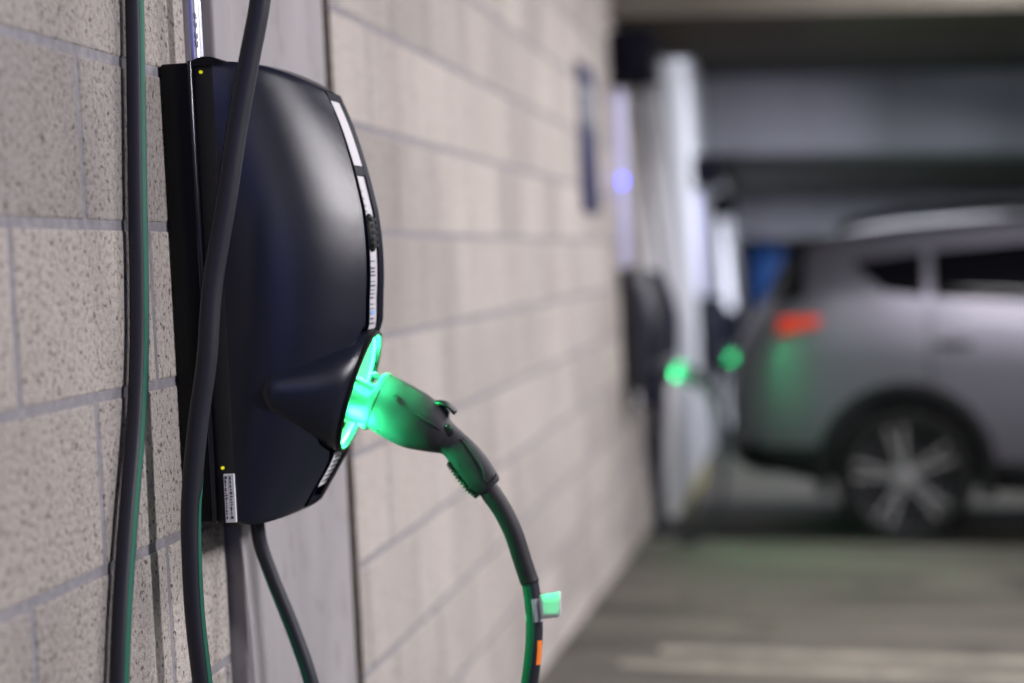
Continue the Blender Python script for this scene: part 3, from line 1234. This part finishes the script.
wlo = lambda x: interp([(.62, 1.415), (.77, 1.285), (.98, 1.255), (1.48, 1.23), (3.05, 1.145)], x)
whi = lambda x: interp([(.62, 1.425), (.95, 1.475), (1.48, 1.53), (2.2, 1.545), (2.5, 1.50), (3.05, 1.165)], x)
for sd in (-1, 1):
    for nm, xa, xb in (('quarter_window', .63, .97), ('rear_door_window', 1.02, 1.80), ('front_door_window', 1.90, 3.02)):
        side_patch(nm, xa, xb, wlo, whi, 'car_glass', car, sd)
    side_patch('sill_cladding', 1.31, 3.12, lambda x: .27, lambda x: .42, 'car_cladding', car, sd, off=.012, thick=.02)
    side_patch('bumper_cladding', .03, .475, lambda x: sinterp(BOT, x) + .03, lambda x: .47 + .03 * x, 'car_cladding', car, sd, off=.010, thick=.02)
    side_patch('tail_lamp', .24, .45, lambda x: interp([(.05, 1.035), (.2, 1.06), (.44, 1.125)], x) - .02, lambda x: interp([(.05, 1.07), (.2, 1.15), (.44, 1.16)], x) - .01, 'tail_red', car, sd, off=.010, thick=.02)
    side_patch('rear_pillar_trim', .215, .37, lambda x: 1.20 + (x - .2) * .3, lambda x: interp([(.2, 1.26), (.31, 1.46), (.37, 1.50)], x), 'car_glass', car, sd, off=.008, thick=.014)
    # roof rail
    bm = bmesh.new()
    rr = [L(x, sd * (interp(WR, x) * .93 + .0), interp(TOP, x) + dz_) for x, dz_ in ((.56, -.01), (.64, .035), (1.2, .045), (2.1, .045), (2.3, .02), (2.38, -.02))]
    tube(bm, rr, [.02, .024, .018, .018, .016, .014], 8, 12)
    mk('roof_rail', bm, 'car_cladding', car)
    # door handle
    for hx in (1.04, 2.15):
        bm = bmesh.new()
        yy = sd * side_y(hx + .08, 1.02, .012)
        box(bm, (-.085, -.014, -.016), (.085, .014, .016), bev=.01, seg=3, M=CMat @ Matrix.Translation((hx + .08, yy, 1.02)))
        mk('door_handle', bm, 'alloy_dark', car)
    # shut lines
    for lx in (1.0, 1.86, 2.98):
        bm = bmesh.new()
        pp = [L(lx + (.0 if zz > .8 else (.8 - zz) * .15 * (1 if lx < 1.5 else 0)), sd * side_y(lx, zz, .0015), zz) for zz in (1.22 if lx < 2.9 else 1.10, 1.05, .85, .65, .45)]
        tube(bm, pp, .004, 4, 6)
        mk('door_seam', bm, 'car_cladding', car)
    # mirror
    bm = bmesh.new()
    box(bm, (-.10, -.09, -.07), (.10, .09, .07), bev=.04, seg=3, M=CMat @ Matrix.Translation((2.93, sd * 1.02, 1.20)))
    mk('side_mirror', bm, 'car_paint', car)
    # arches and wheels
    for wx in (.885, 3.545):
        bm = bmesh.new()
        rows = []
        for i in range(29):
            a = math.radians(-18 + 216 * i / 28)
            ro, ri = .452, .385
            pr = []
            for r_, o_ in ((ri, -.05), (ri, .012), (ri + .012, .020), (ro - .01, .018), (ro, .008), (ro, -.03)):
                X, Z = wx + r_ * math.cos(a), .37 + r_ * math.sin(a)
                pr.append(L(X, sd * (interp(HW, X) * 1.0 + o_), Z))
            rows.append(pr)
        V = grid(bm, rows)
        mk('wheel_arch', bm, 'car_cladding', car)
        C_ = L(wx, sd * .80, .338)
        ax_ = (CRot @ Vector((0, sd, 0))).normalized()
        bm = bmesh.new()
        lathe(bm, [(-.11, .255), (-.115, .30), (-.10, .330), (-.07, .338), (.06, .338), (.09, .330), (.108, .30), (.105, .27), (.09, .255), (-.11, .255)], C_, ax_, None, 64)
        wh = mk('wheel', bm, 'tire_rubber', car)
        bm = bmesh.new()
        lathe(bm, [(-.09, .262), (.085, .266), (.098, .262), (.096, .250), (.07, .243), (-.05, .235), (-.06, .0)], C_, ax_, None, 64)
        mk('wheel_rim', bm, 'alloy_dark', wh)
        q1 = ax_.orthogonal().normalized()
        q1 = (CRot @ Vector((1, 0, 0))).normalized()
        q2 = (CRot @ Vector((0, 0, 1))).normalized()
        for s_ in range(5):
            a = math.radians(90 + 72 * s_ + (12 if sd < 0 else 0))
            d_ = q1 * math.cos(a) + q2 * math.sin(a)
            e_ = q1 * -math.sin(a) + q2 * math.cos(a)
            bm = bmesh.new()
            for g_ in (-1, 1):
                r0, r1 = .035, .255
                vv = []
                for r_, w_, o_, sh in ((r0, .020, .075, .010), (.14, .017, .085, .022), (r1, .021, .088, .040)):
                    for e2, dep_ in ((-1, 0), (1, 0), (1, -.03), (-1, -.03)):
                        vv.append(bm.verts.new(C_ + d_ * r_ + e_ * (g_ * sh + e2 * w_ * .55) + ax_ * (o_ + dep_)))
                for b_ in (0, 4):
                    for k in range(4):
                        bm.faces.new((vv[b_ + k], vv[b_ + (k + 1) % 4], vv[b_ + 4 + (k + 1) % 4], vv[b_ + 4 + k]))
                bm.faces.new(vv[:4])
                bm.faces.new(vv[-4:])
            mk('wheel_spoke', bm, 'alloy', wh, angle=20)
        bm = bmesh.new()
        lathe(bm, [(.03, .055), (.082, .055), (.095, .045), (.098, 0)], C_, ax_, None, 32)
        mk('hub_cap', bm, 'alloy', wh)
# rear window, windscreen
for nm, xa, xb in (('rear_window', .175, .305), ('windscreen', 2.62, 3.22)):
    bm = bmesh.new()
    rows = []
    for i in range(9):
        x = xa + (xb - xa) * i / 8
        w_ = sinterp(WR, x) * .90
        rows.append([L(x + (-.012 if xa < 1 else .012), w_ * j / 6, sinterp(TOP, x) + .004 - .01 * (j / 6) ** 2) for j in range(-6, 7)])
    grid(bm, rows)
    o = mk(nm, bm, 'car_glass', car)
    md = o.modifiers.new('thickness', 'SOLIDIFY')
    md.thickness = .012
    md.offset = 0
# tailgate spoiler, bumpers, number plate recess, front lamps
bm = bmesh.new()
rows = []
for j in range(-8, 9):
    k = j / 8
    w_ = .62 * k
    rows.append([L(.22 + .05 * k * k, w_, 1.515 - .02 * k * k), L(.235 + .05 * k * k, w_, 1.548 - .02 * k * k), L(.36, w_, 1.572 - .02 * k * k), L(.48, w_, 1.585 - .03 * k * k), L(.46, w_, 1.55 - .03 * k * k), L(.30, w_, 1.50 - .03 * k * k)])
grid(bm, rows, True)
mk('roof_spoiler', bm, 'car_cladding', car)
bm = bmesh.new()
rows = []
for j in range(-10, 11):
    k = j / 10
    x0 = -.03 + .16 * abs(k) ** 3
    w_ = .86 * k
    rows.append([L(x0 + .05, w_, .34), L(x0 + .01, w_, .38), L(x0, w_, .50), L(x0 + .02, w_, .53), L(x0 + .16, w_, .53), L(x0 + .16, w_, .34)])
grid(bm, rows, True)
mk('rear_bumper', bm, 'car_cladding', car)
bm = bmesh.new()
rows = []
for j in range(-10, 11):
    k = j / 10
    x0 = 4.62 - .24 * abs(k) ** 2.5
    w_ = .84 * k
    rows.append([L(x0 - .08, w_, .26), L(x0 - .01, w_, .32), L(x0, w_, .50), L(x0 - .04, w_, .56), L(x0 - .25, w_, .56), L(x0 - .25, w_, .26)])
grid(bm, rows, True)
mk('front_bumper', bm, 'car_cladding', car)
for sd in (-1, 1):
    side_patch('headlamp', 4.12, 4.45, lambda x: .72, lambda x: .80, 'headlamp', car, sd, off=.012, nx=6)

# ------------------------------------------------------------------ lights
def area(name, loc, target, sx, sy, power, col, spread=PI):
    d = bpy.data.lights.new(name, 'AREA')
    d.shape = 'RECTANGLE'
    d.size, d.size_y = sx, sy
    d.energy = power
    d.color = col
    d.spread = spread
    o = bpy.data.objects.new(name, d)
    COL.objects.link(o)
    o.location = loc
    o.rotation_euler = (Vector(target) - Vector(loc)).to_track_quat('-Z', 'Y').to_euler()
    return o


WHT = (1., .955, .985)
area('ceiling_lamp_main', (2.2, 4.6, 2.85), (1.6, 4.6, 0), 1.0, 2.4, 118, WHT)
area('ceiling_lamp_front', (3.7, 1.55, 2.75), (1.0, 1.9, .8), .25, .8, 98, WHT)
area('rear_fill_light', (2.0, -1.6, 2.85), (1.2, 0, .6), .8, 1.8, 9, WHT)  # unseen fill, added to lift the shaded side of the column
area('ceiling_lamp_middle', (2.1, 6.9, 2.80), (1.2, 6.9, 0), .5, 1.4, 66, WHT)
area('ceiling_lamp_bay', (1.6, 12.4, 2.55), (1.0, 12.4, 0), .25, 1.2, 54, (.88, .9, 1.))
area('ceiling_lamp_far', (1.5, 18.5, 1.75), (1.2, 18.5, 0), .25, 1.2, 60, (.85, .88, 1.))
area('ceiling_lamp_right', (6.5, 5.5, 2.45), (6.5, 5.5, 0), .25, 1.2, 30, (.9, .92, 1.))
# green light-emitting diodes inside each connector pod
for dy, dz in ((0, 0), (7.95 - YC, -.34), (13.4 - YC, -.61), (16.1 - YC, -.80)):
    for k in range(4):
        a = math.radians(45 + 90 * k)
        q = DC + (DU * math.sin(a) + DY * math.cos(a)) * .068 + DN * -.004 + Vector((0, dy, dz))
        o = area('pod_diode', q, q + DN * .9 - (DU * math.sin(a) + DY * math.cos(a)) * .22,   .02, .02, .70 if dy == 0 else .8, (.045, 1., .32))
# unseen blue point light, added for the blue stripe on the conduit
d = bpy.data.lights.new('blue_stripe_light', 'POINT')
d.energy = .5
d.color = (.12, .16, 1.)
d.shadow_soft_size = .03
o = bpy.data.objects.new('blue_stripe_light', d)
o.location = (.10, 1.35, 1.75)
COL.objects.link(o)
d = bpy.data.lights.new('blue_reflection_light', 'POINT')  # unseen blue light, added for the reflection on the cover shell
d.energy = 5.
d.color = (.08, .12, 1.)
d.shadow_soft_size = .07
o = bpy.data.objects.new('blue_reflection_light', d)
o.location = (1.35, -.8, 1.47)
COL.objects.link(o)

W = bpy.data.worlds.new('World')
S.world = W
W.use_nodes = True
W.node_tree.nodes['Background'].inputs[0].default_value = (.75, .8, 1, 1)
W.node_tree.nodes['Background'].inputs[1].default_value = .015

# ------------------------------------------------------------------ camera
cam = bpy.data.cameras.new('camera')
co = bpy.data.objects.new('camera', cam)
COL.objects.link(co)
cam.sensor_width = 36
cam.lens = FPX / 1024 * 36
M = Matrix((RX, UX, -FX)).transposed().to_4x4()
M.translation = CAM
co.matrix_world = M
cam.clip_start = .05
cam.dof.use_dof = True
cam.dof.focus_distance = 2.27
cam.dof.aperture_fstop = 1.65
S.camera = co

S.view_settings.view_transform = 'Standard'
S.view_settings.look = 'None'
S.view_settings.gamma = 1
S.view_settings.use_curve_mapping = False
S.view_settings.exposure = 1.42
S.cycles.use_denoising = True
S.cycles.max_bounces = 6
S.cycles.sample_clamp_indirect = 4
